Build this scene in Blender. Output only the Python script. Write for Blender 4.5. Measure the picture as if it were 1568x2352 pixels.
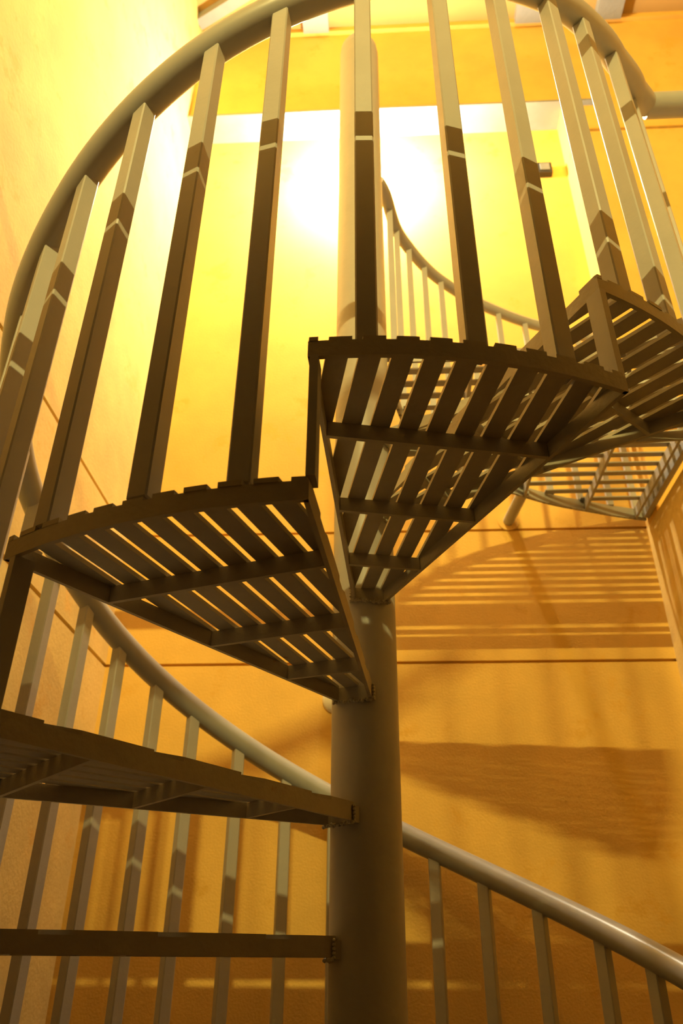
import bpy, bmesh, math, random
from mathutils import Vector, Matrix

random.seed(7)
for o in list(bpy.data.objects):
    bpy.data.objects.remove(o, do_unlink=True)
SC = bpy.context.scene
COL = SC.collection
R = math.radians

# ------------------------------------------------------------------ camera
cd = bpy.data.cameras.new('camera')
cam = bpy.data.objects.new('camera', cd)
COL.objects.link(cam)
RX, UP, FW = ((0.998784, 0.048858, 0.006529), (0.019214, -0.50788, 0.861213), (-0.045393, 0.860041, 0.508201))
cam.matrix_world = Matrix(((RX[0], UP[0], -FW[0], 0.02727), (RX[1], UP[1], -FW[1], -1.37191), (RX[2], UP[2], -FW[2], 0.0), (0, 0, 0, 1)))
cd.sensor_fit = 'VERTICAL'
cd.sensor_height = 36.0
cd.lens = 36.0 * 1761.8 / 2352.0
cd.clip_start = 0.02
cd.dof.use_dof = True
cd.dof.focus_distance = 1.1
cd.dof.aperture_fstop = 6.3
SC.camera = cam

# ------------------------------------------------------------------ light
w = bpy.data.worlds.new('world')
SC.world = w
w.use_nodes = True
w.node_tree.nodes['Background'].inputs[0].default_value = (1.0, 0.80, 0.50, 1)
w.node_tree.nodes['Background'].inputs[1].default_value = 0.03
LAMP_COL = (1.0, 0.80, 0.26)

def point(name, loc, watts, radius, col):
    l = bpy.data.lights.new(name, 'POINT')
    l.energy = watts
    l.shadow_soft_size = radius
    l.color = col
    o = bpy.data.objects.new(name, l)
    o.location = loc
    COL.objects.link(o)
    return o

# the tube lamp of the upper hall, behind the camera
l = bpy.data.lights.new('upper_hall_lamp', 'AREA')
l.shape, l.size, l.size_y, l.energy, l.color = 'RECTANGLE', 0.46, 0.016, 205.0, LAMP_COL
o = bpy.data.objects.new('upper_hall_lamp', l)
o.location = (0.16, -4.20, 3.36)
o.rotation_euler = (R(57), 0, 0)
COL.objects.link(o)
point('lower_hall_fill', (0.55, -2.9, 0.35), 0.15, 0.25, LAMP_COL)         # weak fill light added in the lower hall, stands for no real lamp
BULB_STRENGTH = 3300.0
SC.view_settings.view_transform = 'Standard'
SC.view_settings.look = 'None'
SC.view_settings.exposure = 0.0
SC.view_settings.gamma = 1.0
SC.view_settings.use_curve_mapping = False

# ------------------------------------------------------------------ materials
def mat(name, col, rough=0.6, metal=0.0, spec=0.5, scale=6.0, amount=0.15, bump=0.0, bump_scale=60.0, spots=None, col2=None):
    m = bpy.data.materials.new(name)
    m.use_nodes = True
    nt = m.node_tree
    b = nt.nodes['Principled BSDF']
    b.inputs['Roughness'].default_value = rough
    b.inputs['Metallic'].default_value = metal
    b.inputs['Specular IOR Level'].default_value = spec
    tc = nt.nodes.new('ShaderNodeTexCoord')
    n = nt.nodes.new('ShaderNodeTexNoise')
    n.inputs['Scale'].default_value = scale
    n.inputs['Detail'].default_value = 6
    n.inputs['Roughness'].default_value = 0.6
    nt.links.new(tc.outputs['Object'], n.inputs['Vector'])
    r = nt.nodes.new('ShaderNodeValToRGB')
    c2 = col2 or tuple(c * (1 - amount) for c in col)
    r.color_ramp.elements[0].position = 0.35
    r.color_ramp.elements[0].color = (*c2, 1)
    r.color_ramp.elements[1].position = 0.65
    r.color_ramp.elements[1].color = (*col, 1)
    nt.links.new(n.outputs['Fac'], r.inputs['Fac'])
    out = r.outputs['Color']
    if spots:
        n2 = nt.nodes.new('ShaderNodeTexNoise')
        n2.inputs['Scale'].default_value = spots[1]
        n2.inputs['Detail'].default_value = 8
        n2.inputs['Roughness'].default_value = 0.7
        nt.links.new(tc.outputs['Object'], n2.inputs['Vector'])
        r2 = nt.nodes.new('ShaderNodeValToRGB')
        r2.color_ramp.elements[0].position = spots[2]
        r2.color_ramp.elements[0].color = (0, 0, 0, 1)
        r2.color_ramp.elements[1].position = spots[2] + 0.08
        r2.color_ramp.elements[1].color = (1, 1, 1, 1)
        nt.links.new(n2.outputs['Fac'], r2.inputs['Fac'])
        mx = nt.nodes.new('ShaderNodeMix')
        mx.data_type = 'RGBA'
        nt.links.new(r2.outputs['Color'], mx.inputs['Factor'])
        nt.links.new(out, mx.inputs['A'])
        mx.inputs['B'].default_value = (*spots[0], 1)
        out = mx.outputs['Result']
    nt.links.new(out, b.inputs['Base Color'])
    if bump:
        n3 = nt.nodes.new('ShaderNodeTexNoise')
        n3.inputs['Scale'].default_value = bump_scale
        n3.inputs['Detail'].default_value = 5
        nt.links.new(tc.outputs['Object'], n3.inputs['Vector'])
        bp = nt.nodes.new('ShaderNodeBump')
        bp.inputs['Strength'].default_value = bump
        bp.inputs['Distance'].default_value = 0.01
        nt.links.new(n3.outputs['Fac'], bp.inputs['Height'])
        nt.links.new(bp.outputs['Normal'], b.inputs['Normal'])
    return m

M_WALL = mat('yellow_painted_plaster', (0.83, 0.51, 0.108), 0.85, scale=3.2, amount=0.18, bump=0.08, bump_scale=160, spots=((0.73, 0.415, 0.065), 6.0, 0.58))
M_WALL2 = mat('pale_yellow_plaster', (0.82, 0.60, 0.20), 0.85, scale=4.5, amount=0.20, bump=0.12, bump_scale=90, spots=((0.74, 0.48, 0.13), 7.0, 0.57))
M_GROOVE = mat('mortar_joint', (0.45, 0.24, 0.03), 0.9, scale=20, amount=0.3)
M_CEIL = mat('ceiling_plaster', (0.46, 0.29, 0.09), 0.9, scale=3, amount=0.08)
M_STEEL = mat('dull_grey_steel', (0.26, 0.27, 0.25), 0.6, scale=8, amount=0.15)
M_CONC = mat('grey_concrete', (0.27, 0.27, 0.25), 0.85, scale=8, amount=0.12, bump=0.2)
M_METAL = mat('grey_gloss_paint', (0.41, 0.40, 0.37), 0.42, scale=14, amount=0.06, bump=0.05, bump_scale=90, spots=((0.34, 0.25, 0.14), 9.0, 0.72))
M_RAIL = mat('grey_rail_paint', (0.37, 0.375, 0.36), 0.30, scale=10, amount=0.06)
M_TREAD = mat('worn_tread_paint', (0.40, 0.365, 0.28), 0.45, scale=18, amount=0.12, bump=0.10, bump_scale=120, spots=((0.30, 0.17, 0.07), 11.0, 0.66))
M_DARK = mat('dark_plastic', (0.035, 0.03, 0.022), 0.5, scale=30)
M_CREAM = mat('cream_plastic', (0.80, 0.76, 0.62), 0.4, scale=30, amount=0.04)
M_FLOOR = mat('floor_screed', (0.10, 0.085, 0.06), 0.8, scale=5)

def emit(name, col, s):
    m = bpy.data.materials.new(name)
    m.use_nodes = True
    nt = m.node_tree
    nt.nodes.clear()
    e = nt.nodes.new('ShaderNodeEmission')
    e.inputs[0].default_value = (*col, 1)
    e.inputs[1].default_value = s
    o = nt.nodes.new('ShaderNodeOutputMaterial')
    nt.links.new(e.outputs[0], o.inputs[0])
    return m
M_BULB = emit('lamp_glow', (1.0, 0.85, 0.58), BULB_STRENGTH)

# ------------------------------------------------------------------ helpers
def obj(name, bm, m, parent=None, smooth=False, loc=None):
    bmesh.ops.recalc_face_normals(bm, faces=bm.faces)
    me = bpy.data.meshes.new(name)
    bm.to_mesh(me)
    bm.free()
    me.materials.append(m)
    if smooth:
        for p in me.polygons:
            p.use_smooth = True
        try:
            me.set_sharp_from_angle(angle=R(40))
        except Exception:
            pass
    o = bpy.data.objects.new(name, me)
    COL.objects.link(o)
    if parent:
        o.parent = parent
    if loc:
        o.location = loc
    return o

def thing(name, label, cat, loc=(0, 0, 0), group=None):
    o = bpy.data.objects.new(name, None)
    COL.objects.link(o)
    o.location = loc
    o.empty_display_size = 0.1
    o['label'] = label
    o['category'] = cat
    if group:
        o['group'] = group
    return o

def tag(o, label, cat, group=None):
    o['label'] = label
    o['category'] = cat
    if group:
        o['group'] = group
    return o

def struct(name, bm, m):
    o = obj(name, bm, m)
    o['kind'] = 'structure'
    return o

def hexa(bm, bot, top):
    """bot, top: matching loops of points"""
    n = len(bot)
    a = [bm.verts.new(p) for p in bot]
    b = [bm.verts.new(p) for p in top]
    bm.faces.new(list(reversed(a)))
    bm.faces.new(b)
    for i in range(n):
        j = (i + 1) % n
        bm.faces.new((a[i], a[j], b[j], b[i]))

def box(bm, x0, x1, y0, y1, z0, z1):
    hexa(bm, [(x0, y0, z0), (x1, y0, z0), (x1, y1, z0), (x0, y1, z0)], [(x0, y0, z1), (x1, y0, z1), (x1, y1, z1), (x0, y1, z1)])

def prism(bm, pts, z0, z1):
    hexa(bm, [(x, y, z0) for x, y in pts], [(x, y, z1) for x, y in pts])

def bar(bm, p, q, t, z0, z1):
    """upright flat bar between plan points p and q, thickness t"""
    dx, dy = q[0] - p[0], q[1] - p[1]
    l = math.hypot(dx, dy)
    nx, ny = -dy / l * t / 2, dx / l * t / 2
    prism(bm, [(p[0] - nx, p[1] - ny), (q[0] - nx, q[1] - ny), (q[0] + nx, q[1] + ny), (p[0] + nx, p[1] + ny)], z0, z1)

def tube(bm, pts, r, n=20, caps=True):
    pts = [Vector(p) for p in pts]
    rings = []
    for i, p in enumerate(pts):
        t = (pts[min(i + 1, len(pts) - 1)] - pts[max(i - 1, 0)]).normalized()
        a = t.cross(Vector((0, 0, 1)))
        if a.length < 1e-4:
            a = Vector((1, 0, 0))
        a.normalize()
        b = a.cross(t).normalized()
        rings.append([bm.verts.new(p + r * (math.cos(2 * math.pi * k / n) * a + math.sin(2 * math.pi * k / n) * b)) for k in range(n)])
    for u, v in zip(rings, rings[1:]):
        for k in range(n):
            bm.faces.new((u[k], u[(k + 1) % n], v[(k + 1) % n], v[k]))
    if caps:
        bm.faces.new(rings[0])
        bm.faces.new(list(reversed(rings[-1])))

def lathe(bm, prof, n=48, axis='z', c=(0, 0, 0)):
    rings = []
    for r, h in prof:
        ring = []
        for k in range(n):
            a = 2 * math.pi * k / n
            x, y = r * math.cos(a), r * math.sin(a)
            p = (x, y, h) if axis == 'z' else (x, -h, y)
            ring.append(bm.verts.new((p[0] + c[0], p[1] + c[1], p[2] + c[2])))
        rings.append(ring)
    for u, v in zip(rings, rings[1:]):
        for k in range(n):
            bm.faces.new((u[k], u[(k + 1) % n], v[(k + 1) % n], v[k]))
    bm.faces.new(rings[0])
    bm.faces.new(rings[-1])

def interp(x, tab):
    if x <= tab[0][0]:
        return tab[0][1]
    for (a, u), (b, v) in zip(tab, tab[1:]):
        if x <= b:
            t = (x - a) / (b - a)
            t = t * t * (3 - 2 * t) * 0.3 + t * 0.7
            return u + (v - u) * t
    return tab[-1][1]

def bevel(bm, off, seg=2):
    bmesh.ops.bevel(bm, geom=list(bm.edges), offset=off, segments=seg, affect='EDGES', profile=0.5)

# ------------------------------------------------------------------ the setting
XL, XR, YB, YP = -0.79, 0.885, 0.80, 0.69     # left wall, right wall, back wall, face of the beam and the pier
ZF, ZU, ZS, ZC = -1.50, 1.20, 3.30, 3.99      # lower floor, upper floor, soffit of the beam, ceiling
YF = -5.0
GR = (0.765, 1.205)                           # heights of the two joints of the plaster

bm = bmesh.new(); box(bm, XL - 0.1, 3.2, YF, YB + 0.1, ZF - 0.1, ZF); struct('floor', bm, M_FLOOR)
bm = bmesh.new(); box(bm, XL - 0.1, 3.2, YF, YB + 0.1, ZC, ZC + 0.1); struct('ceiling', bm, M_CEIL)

def grooved(bm, horizontal, lo, hi, p, q, cuts, depth, gap, thick):
    """panels between horizontal joints; horizontal = 'x' for a wall along x at y=p..q"""
    zs = [lo] + [v for c in cuts for v in (c - gap / 2, c + gap / 2)] + [hi]
    for i in range(0, len(zs), 2):
        if horizontal == 'x':
            box(bm, p, q, YB, YB + thick, zs[i], zs[i + 1])
        else:
            box(bm, XL - thick, XL, p, q, zs[i], zs[i + 1])
    for c in cuts:
        if horizontal == 'x':
            box(bm, p, q, YB + depth, YB + thick, c - gap / 2, c + gap / 2)
        else:
            box(bm, XL - thick, XL - depth, p, q, c - gap / 2, c + gap / 2)

bm = bmesh.new(); grooved(bm, 'x', ZF, ZC, XL - 0.1, XR + 0.1, GR, 0.012, 0.009, 0.1); struct('wall_back', bm, M_WALL)
bm = bmesh.new(); grooved(bm, 'y', ZF, ZC, YF, YB, GR, 0.012, 0.012, 0.1); struct('wall_left', bm, M_WALL2)
bm = bmesh.new(); box(bm, XR, XR + 0.12, -1.0, YB, ZF, ZU); struct('wall_right', bm, M_WALL2)
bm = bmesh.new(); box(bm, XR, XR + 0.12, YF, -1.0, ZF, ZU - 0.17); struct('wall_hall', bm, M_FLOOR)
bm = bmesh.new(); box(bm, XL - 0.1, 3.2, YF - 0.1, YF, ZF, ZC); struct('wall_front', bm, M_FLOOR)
bm = bmesh.new(); box(bm, 3.1, 3.2, YF, YB, ZU, ZC); struct('wall_corridor', bm, M_WALL)
# beam over the recess and pier at its right
bm = bmesh.new(); box(bm, XL, 3.1, YP, YB, ZS, ZC); struct('trim_1', bm, M_WALL)
bm = bmesh.new(); box(bm, XR, 3.1, YP, YB, ZU, ZS); struct('trim_2', bm, M_WALL)
# grey slab edge under the beam
bm = bmesh.new(); box(bm, XL, XR + 0.16, YP - 0.025, YB, ZS - 0.012, ZS - 0.001); struct('trim_3', bm, M_STEEL)
# string course on the beam
bm = bmesh.new(); box(bm, XL, 3.1, YP - 0.02, YP, 3.955, ZC); struct('trim_4', bm, M_WALL)
# seams on the pier
bm = bmesh.new(); box(bm, XR, 3.1, YP - 0.004, YP, 3.10, 3.112); struct('trim_5', bm, M_GROOVE)
# upper floor in front of and beside the stair well
bm = bmesh.new(); box(bm, XL, 3.1, YF, -1.0, ZU - 0.17, ZU - 0.021); struct('floor_upper', bm, M_CONC)
bm = bmesh.new(); box(bm, XR + 0.12, 3.1, -1.0, YP, ZU - 0.17, ZU); struct('floor_corridor', bm, M_CONC)
bm = bmesh.new(); box(bm, XL, XR, -1.006, -0.984, ZU - 0.008, ZU + 0.030); struct('trim_6', bm, M_METAL)

# guard of the upper floor along the front of the stair well
bm = bmesh.new()
for z, r in ((1.79, 0.0180),):
    tube(bm, [(XL, -0.995, z), (XR, -0.995, z)], r, 20)
struct('trim_7', bm, M_RAIL)

# ------------------------------------------------------------------ the staircase
STAIR = thing('spiral_staircase', 'grey painted steel spiral staircase winding round a thick central pole', 'staircase', (0, 0, ZF))
INV = Matrix.Translation((0, 0, -ZF))

def part(name, bm, m, parent=STAIR, smooth=False):
    bm.transform(INV)
    return obj(name, bm, m, parent, smooth)

PR = 0.060
bm = bmesh.new()
lathe(bm, [(PR, ZF), (PR, 2.50)], 64)
pole = part('central_pole', bm, M_METAL, smooth=True)
bm = bmesh.new()
lathe(bm, [(PR, 2.5005), (PR - 0.003, 2.530), (PR - 0.012, 2.553), (PR - 0.03, 2.563)], 64)
part('pole_cap', bm, M_METAL, pole, True)

SPAN, HB, WIN, RIN, ST = 0.5317, 0.0288, 0.0326, 0.056, 0.006
TREADS = {-3: (-166.78, 0.0377, 0.7229), -2: (-136.684, 0.2272, 0.7235), -1: (-108.378, 0.4267, 0.7260),
          0: (-78.417, 0.6134, 0.7266), 1: (-47.658, 0.7954, 0.7152), 2: (-17.4, 0.983, 0.7180)}
GAP0, PITCH, GW = -0.0225, 0.0378, 0.012

def tread(k):
    deg, z0, ro = TREADS[k]
    a = R(deg)
    ca, sa = math.cos(a), math.sin(a)
    T = lambda u, v: (u * ca - v * sa, u * sa + v * ca)
    hs = SPAN / 2
    cu, cv = ro * math.cos(hs), ro * math.sin(hs)
    edge_v = lambda u: WIN + (u - RIN) * (cv - WIN) / (cu - RIN)
    edge_u = lambda v: max(RIN, RIN + (abs(v) - WIN) * (cu - RIN) / (cv - WIN))
    zt, zb = z0 - ST, z0 - HB
    # frame: two radial flat bars, curved rim, inner plate
    bm = bmesh.new()
    ft = 0.006
    for s in (-1, 1):
        prism(bm, [T(RIN, s * WIN), T(cu, s * cv), T(cu, s * (cv - ft)), T(RIN, s * (WIN - ft))], zb, zt)
    n = 20
    for i in range(n):
        b0, b1 = -hs + SPAN * i / n, -hs + SPAN * (i + 1) / n
        pl = lambda r, b: T(r * math.cos(b), r * math.sin(b))
        prism(bm, [pl(ro - ft, b0), pl(ro, b0), pl(ro, b1), pl(ro - ft, b1)], zb, zt)
    bmesh.ops.remove_doubles(bm, verts=bm.verts, dist=1e-5)
    prism(bm, [T(RIN - 0.008, -WIN - 0.004), T(RIN + 0.004, -WIN - 0.004), T(RIN + 0.004, WIN + 0.004), T(RIN - 0.008, WIN + 0.004)], zb - 0.002, zt)
    for q in range(16):
        t = q / 15
        v = -WIN - 0.004 + t * (2 * WIN + 0.008)
        p = T(RIN + 0.0055, v)
        bmesh.ops.create_icosphere(bm, subdivisions=1, radius=random.uniform(0.0025, 0.0045), matrix=Matrix.Translation((p[0], p[1], zb - 0.002 + random.uniform(-0.002, 0.001))))
    for v in (-WIN - 0.004, WIN + 0.004):
        for q in range(5):
            p = T(RIN + 0.003, v)
            bmesh.ops.create_icosphere(bm, subdivisions=1, radius=random.uniform(0.0025, 0.004), matrix=Matrix.Translation((p[0], p[1], zb + (zt - zb) * q / 4)))
    fr = part('tread', bm, M_TREAD)
    # slats lying on the frame, all parallel to the middle of the tread
    bm = bmesh.new()
    j = -6
    gaps = [GAP0 + PITCH * q for q in range(-5, 8)]
    for g0, g1 in zip(gaps, gaps[1:]):
        v0, v1 = g0 + GW / 2, g1 - GW / 2
        v0, v1 = max(v0, -cv + 0.001), min(v1, cv - 0.001)
        if v1 - v0 < 0.004:
            continue
        rr = ro + random.uniform(-0.0015, 0.001)
        if v0 * v1 < 0 or max(edge_u(v0), edge_u(v1)) <= RIN + 1e-6:
            inner = [(edge_u(v1), v1), (edge_u(v0), v0)]
        else:
            inner = [(edge_u(v1), v1), (edge_u(v0), v0)]
        if v0 < -WIN < v1:
            inner = [(RIN, v1), (RIN, -WIN), (edge_u(v0), v0)] if v1 < WIN else inner
        elif v0 < WIN < v1:
            inner = [(edge_u(v1), v1), (RIN, WIN), (RIN, v0)]
        outer = []
        for q in range(5):
            v = v0 + (v1 - v0) * q / 4
            outer.append((math.sqrt(rr * rr - v * v), v))
        if outer[0][0] <= inner[-1][0] + 0.004 or outer[-1][0] <= inner[0][0] + 0.004:
            # sliver at the edge: keep the part that lies inside
            if abs(v0) > abs(v1):
                v0 = -cv * 0.985
            else:
                v1 = cv * 0.985
            outer = [(math.sqrt(rr * rr - v * v), v) for v in (v0, (v0 + v1) / 2, v1)]
            inner = [(min(edge_u(v1), outer[-1][0] - 0.003), v1), (min(edge_u(v0), outer[0][0] - 0.003), v0)]
        dz = random.uniform(-0.0006, 0.0006)
        prism(bm, [T(*p) for p in outer + inner], z0 - ST, z0 + dz)
    part('slat_deck', bm, M_TREAD, fr)
    # three cross bars under the slats
    for u in (0.555, 0.372, 0.197):
        bm = bmesh.new()
        v = edge_v(u) - 0.006
        bar(bm, T(u, -v), T(u, v), 0.006, zb, zt - 0.0003)
        part('cross_bar', bm, M_TREAD, fr)
    return fr

for k in sorted(TREADS):
    tread(k)

# flat posts that join the corner of each tread to the tread above
for k in range(-3, 2):
    d0, z0, r0 = TREADS[k]
    d1, z1, r1 = TREADS[k + 1]
    a = R((d0 + math.degrees(SPAN) / 2 + d1 - math.degrees(SPAN) / 2) / 2)
    a0 = a + 0.006
    ro = min(r0, r1) + 0.002
    c, s = math.cos(a0), math.sin(a0)
    bm = bmesh.new()
    bar(bm, ((ro - 0.026) * c, (ro - 0.026) * s), (ro * c, ro * s), 0.010, z0 - 0.001, z1 - HB + 0.001)
    part('riser_post', bm, M_METAL)

# handrail
CZ = (-1.2396611987194727e-08, -6.521923430588256e-06, 0.0051299198333064865, 1.936926246411556)
rail_z = lambda deg: ((CZ[0] * deg + CZ[1]) * deg + CZ[2]) * deg + CZ[3]
RTAB = [(-350, 0.705), (-200, 0.705), (-175, 0.720), (-150, 0.722), (-135, 0.716), (-112, 0.713), (-96, 0.707), (-60, 0.690), (-45, 0.687), (-33, 0.692), (-22, 0.718), (-15.5, 0.748)]
rail_r = lambda deg: interp(deg, RTAB)
def rail_p(deg, dz=0.0):
    r = rail_r(deg)
    return (r * math.cos(R(deg)), r * math.sin(R(deg)), rail_z(deg) + dz)
RR = 0.0275
bm = bmesh.new()
N = 260
tube(bm, [rail_p(-348 + (348 - 15.5) * i / N) for i in range(N + 1)], RR, 28)
part('handrail', bm, M_RAIL, smooth=True)

# square balusters
BAL = [-20.0, -35.5, -47.8, -57.2, -68.3, -77.9, -88.4, -99.2, -108.4, -119.3, -130.4, -140.6, -150.8, -161, -171.2, -181.4, -191.6,
       -201.8, -211.7, -221.8, -230.8, -241.4, -252, -262, -272.3, -282.5, -292, -302.3, -313.5, -322.6, -333.0]
BW = 0.0265
def baluster(deg):
    k = None
    for q, (d, z, ro) in TREADS.items():
        if abs(deg - d) <= 15.3:
            k = q
    r = rail_r(deg)
    if k is not None:
        zb = TREADS[k][1]
        r = min(r, TREADS[k][2] - BW / 2 - 0.001)
    else:
        zb = rail_z(deg) - 0.96
    zt = rail_z(deg) - 0.012
    a = R(deg)
    c, s = math.cos(a), math.sin(a)
    bm = bmesh.new()
    h = BW / 2
    P = lambda u, v: ((r + u) * c - v * s, (r + u) * s + v * c)
    prism(bm, [P(-h, -h), P(h, -h), P(h, h), P(-h, h)], zb, zt)
    bevel(bm, 0.002, 1)
    return part('baluster', bm, M_METAL)
for deg in BAL:
    baluster(deg)

# ------------------------------------------------------------------ guard pipe of the upper floor, beside the end of the handrail
e = Vector(rail_p(-15.5))
G = thing('guard_rail', 'horizontal grey pipe meeting the upper end of the spiral handrail at right', 'railing', (e.x, e.y, ZU))
bm = bmesh.new()
tube(bm, [(0.0, 0.0, e.z - ZU), (1.2, 0.0, e.z - ZU)], 0.031, 28)
obj('top_pipe', bm, M_RAIL, G, True)
for x in (0.30, 0.75, 1.17):
    bm = bmesh.new()
    box(bm, x - 0.013, x + 0.013, -0.013, 0.013, 0.0, e.z - ZU - 0.01)
    obj('post', bm, M_METAL, G)

# ------------------------------------------------------------------ landing platform with its rail
ZL = 1.25
EDGE = [(0.046, 0.064), (0.072, 0.120), (0.104, 0.240), (0.146, 0.318), (0.197, 0.392), (0.254, 0.456), (0.358, 0.544), (0.467, 0.612), (0.572, 0.667), (0.676, 0.706), (0.770, 0.740), (0.875, 0.772)]
def smooth_curve(pts, n):
    out = []
    P = [Vector((*p, 0)) for p in pts]
    P = [P[0] * 2 - P[1]] + P + [P[-1] * 2 - P[-2]]
    for i in range(1, len(P) - 2):
        for j in range(n):
            t = j / n
            a, b, c, d = P[i - 1], P[i], P[i + 1], P[i + 2]
            v = 0.5 * ((2 * b) + (c - a) * t + (2 * a - 5 * b + 4 * c - d) * t * t + (3 * b - a - 3 * c + d) * t ** 3)
            out.append((v.x, v.y))
    out.append(pts[-1])
    return out
CURVE = smooth_curve(EDGE, 6)
Y0 = 0.004
L = thing('landing_platform', 'slatted grey steel landing with a curved edge between the pole and the right wall', 'landing', (0.45, 0.3, ZL))
LI = Matrix.Translation((-0.45, -0.3, -ZL))
def lpart(name, bm, m, parent=None, smooth=False):
    bm.transform(LI)
    return obj(name, bm, m, parent or L, smooth)
LT, LB = ZL - 0.004, ZL - 0.036
bm = bmesh.new()
for p, q in zip(CURVE, CURVE[1:]):
    dx, dy = q[0] - p[0], q[1] - p[1]
    l = math.hypot(dx, dy)
    ex = (dx / l * 0.002, dy / l * 0.002)
    bar(bm, (p[0] - ex[0], p[1] - ex[1]), (q[0] + ex[0], q[1] + ex[1]), 0.008, LB, ZL)
lpart('curved_rim', bm, M_METAL)
bm = bmesh.new(); box(bm, 0.068, 0.872, Y0 - 0.006, Y0, LB, LT); lpart('edge_beam', bm, M_METAL)
bm = bmesh.new(); box(bm, 0.864, 0.882, Y0, 0.755, LB, LT); lpart('edge_beam', bm, M_METAL)
def curve_y(x):
    for p, q in zip(CURVE, CURVE[1:]):
        if p[0] <= x <= q[0]:
            return p[1] + (q[1] - p[1]) * (x - p[0]) / (q[0] - p[0])
    return CURVE[-1][1]
def curve_x(y):
    for p, q in zip(CURVE, CURVE[1:]):
        if p[1] <= y <= q[1]:
            return p[0] + (q[0] - p[0]) * (y - p[1]) / (q[1] - p[1])
    return CURVE[0][0]
for x in (0.26, 0.473, 0.674, 0.842):
    bm = bmesh.new(); bar(bm, (x, Y0), (x, curve_y(x) - 0.004), 0.008, LB, LT - 0.0003); lpart('cross_bar', bm, M_METAL)
bm = bmesh.new()
y = 0.688
while y > 0.02:
    x0 = max(curve_x(y + 0.010), curve_x(y - 0.010)) + 0.004
    box(bm, x0, 0.872, y - 0.010, y + 0.010, LT, ZL)
    y -= 0.0474
lpart('slat_deck', bm, M_METAL)
bm = bmesh.new(); tube(bm, [(0.470, 0.610, ZL - 0.020), (0.452, YB - 0.002, ZL - 0.014)], 0.0175, 20); sup = lpart('wall_support', bm, M_METAL, None, True)
bm = bmesh.new(); lathe(bm, [(0.034, 0.0), (0.034, 0.003)], 32, 'y', (0.452, YB - 0.0008, ZL - 0.014)); lpart('wall_flange', bm, M_WALL, sup)

LR = thing('landing_railing', 'slim grey railing curving round the edge of the slatted landing behind the pole', 'railing', (0.45, 0.3, ZL))
ZR = 1.975
bm = bmesh.new()
RC = [p for p in CURVE if math.hypot(*p) > 0.079]
tube(bm, [(x, y, ZR) for x, y in RC], 0.0185, 20)
bm.transform(LI)
obj('top_rail', bm, M_RAIL, LR, True)
for x in (0.084, 0.106, 0.146, 0.198, 0.256, 0.358, 0.465, 0.565, 0.662, 0.764, 0.85):
    y = curve_y(x)
    bm = bmesh.new()
    h = 0.0085
    box(bm, x - h, x + h, y - h, y + h, ZL, ZR - 0.008)
    bm.transform(LI)
    obj('baluster', bm, M_METAL, LR)

# ------------------------------------------------------------------ things on the walls and the ceiling
LX, LY, LZ = -0.014, 0.662, 2.97
lamp = thing('wall_lamp', 'small bright bulkhead lamp on the back wall behind the pole', 'lamp', (LX, YB, LZ))
bm = bmesh.new(); lathe(bm, [(0.036, 0.0005), (0.036, 0.05), (0.016, 0.060), (0.016, 0.103)], 32, 'y'); obj('lamp_base', bm, M_CREAM, lamp, True)
bm = bmesh.new(); bmesh.ops.create_uvsphere(bm, u_segments=24, v_segments=14, radius=0.038); bm.transform(Matrix.Translation((0, LY - YB, 0))); obj('lamp_globe', bm, M_BULB, lamp, True)

sb = thing('switch_box', 'small dark square box on the bright wall right of the pole', 'switch box', (0.785, YB, 2.985))
bm = bmesh.new(); box(bm, -0.032, 0.032, -0.028, -0.0005, -0.034, 0.034); bevel(bm, 0.003, 2); obj('housing', bm, M_DARK, sb)
bm = bmesh.new(); box(bm, -0.020, 0.020, -0.032, -0.0285, -0.020, 0.022); obj('cover', bm, M_STEEL, sb)

bm = bmesh.new(); lathe(bm, [(0.040, 0.0005), (0.040, 0.006), (0.034, 0.016), (0.020, 0.022)], 40, 'y')
wf = obj('round_wall_plate', bm, M_CREAM, None, True, (-0.098, YB, 0.655)); tag(wf, 'round cream cap on the back wall, half hidden by the pole', 'wall fitting')

def joist(x0, x1, z0, y0, y1, label):
    bm = bmesh.new()
    box(bm, x0 - (x0 + x1) / 2, x1 - (x0 + x1) / 2, y0, y1, z0, ZC - 0.001)
    o = obj('ceiling_joist', bm, M_CONC, None, False, ((x0 + x1) / 2, 0, 0))
    tag(o, label, 'joist', None)
    return o
joist(-0.285, -0.160, 3.94, -3.0, YP - 0.021, 'grey joist under the ceiling, just left of the pole top')
joist(0.745, 0.890, 3.94, -3.0, YP - 0.021, 'grey joist under the ceiling at the upper right of the handrail')
joist(1.13, 1.25, 3.94, -3.0, YP - 0.021, 'grey joist under the ceiling in the far upper right corner')
bm = bmesh.new()
bar(bm, (-0.788, 0.60), (-0.10, 0.27), 0.05, 3.93, ZC - 0.001)
o = obj('ceiling_beam', bm, M_CONC); tag(o, 'grey beam crossing the ceiling corner above the left wall', 'beam')
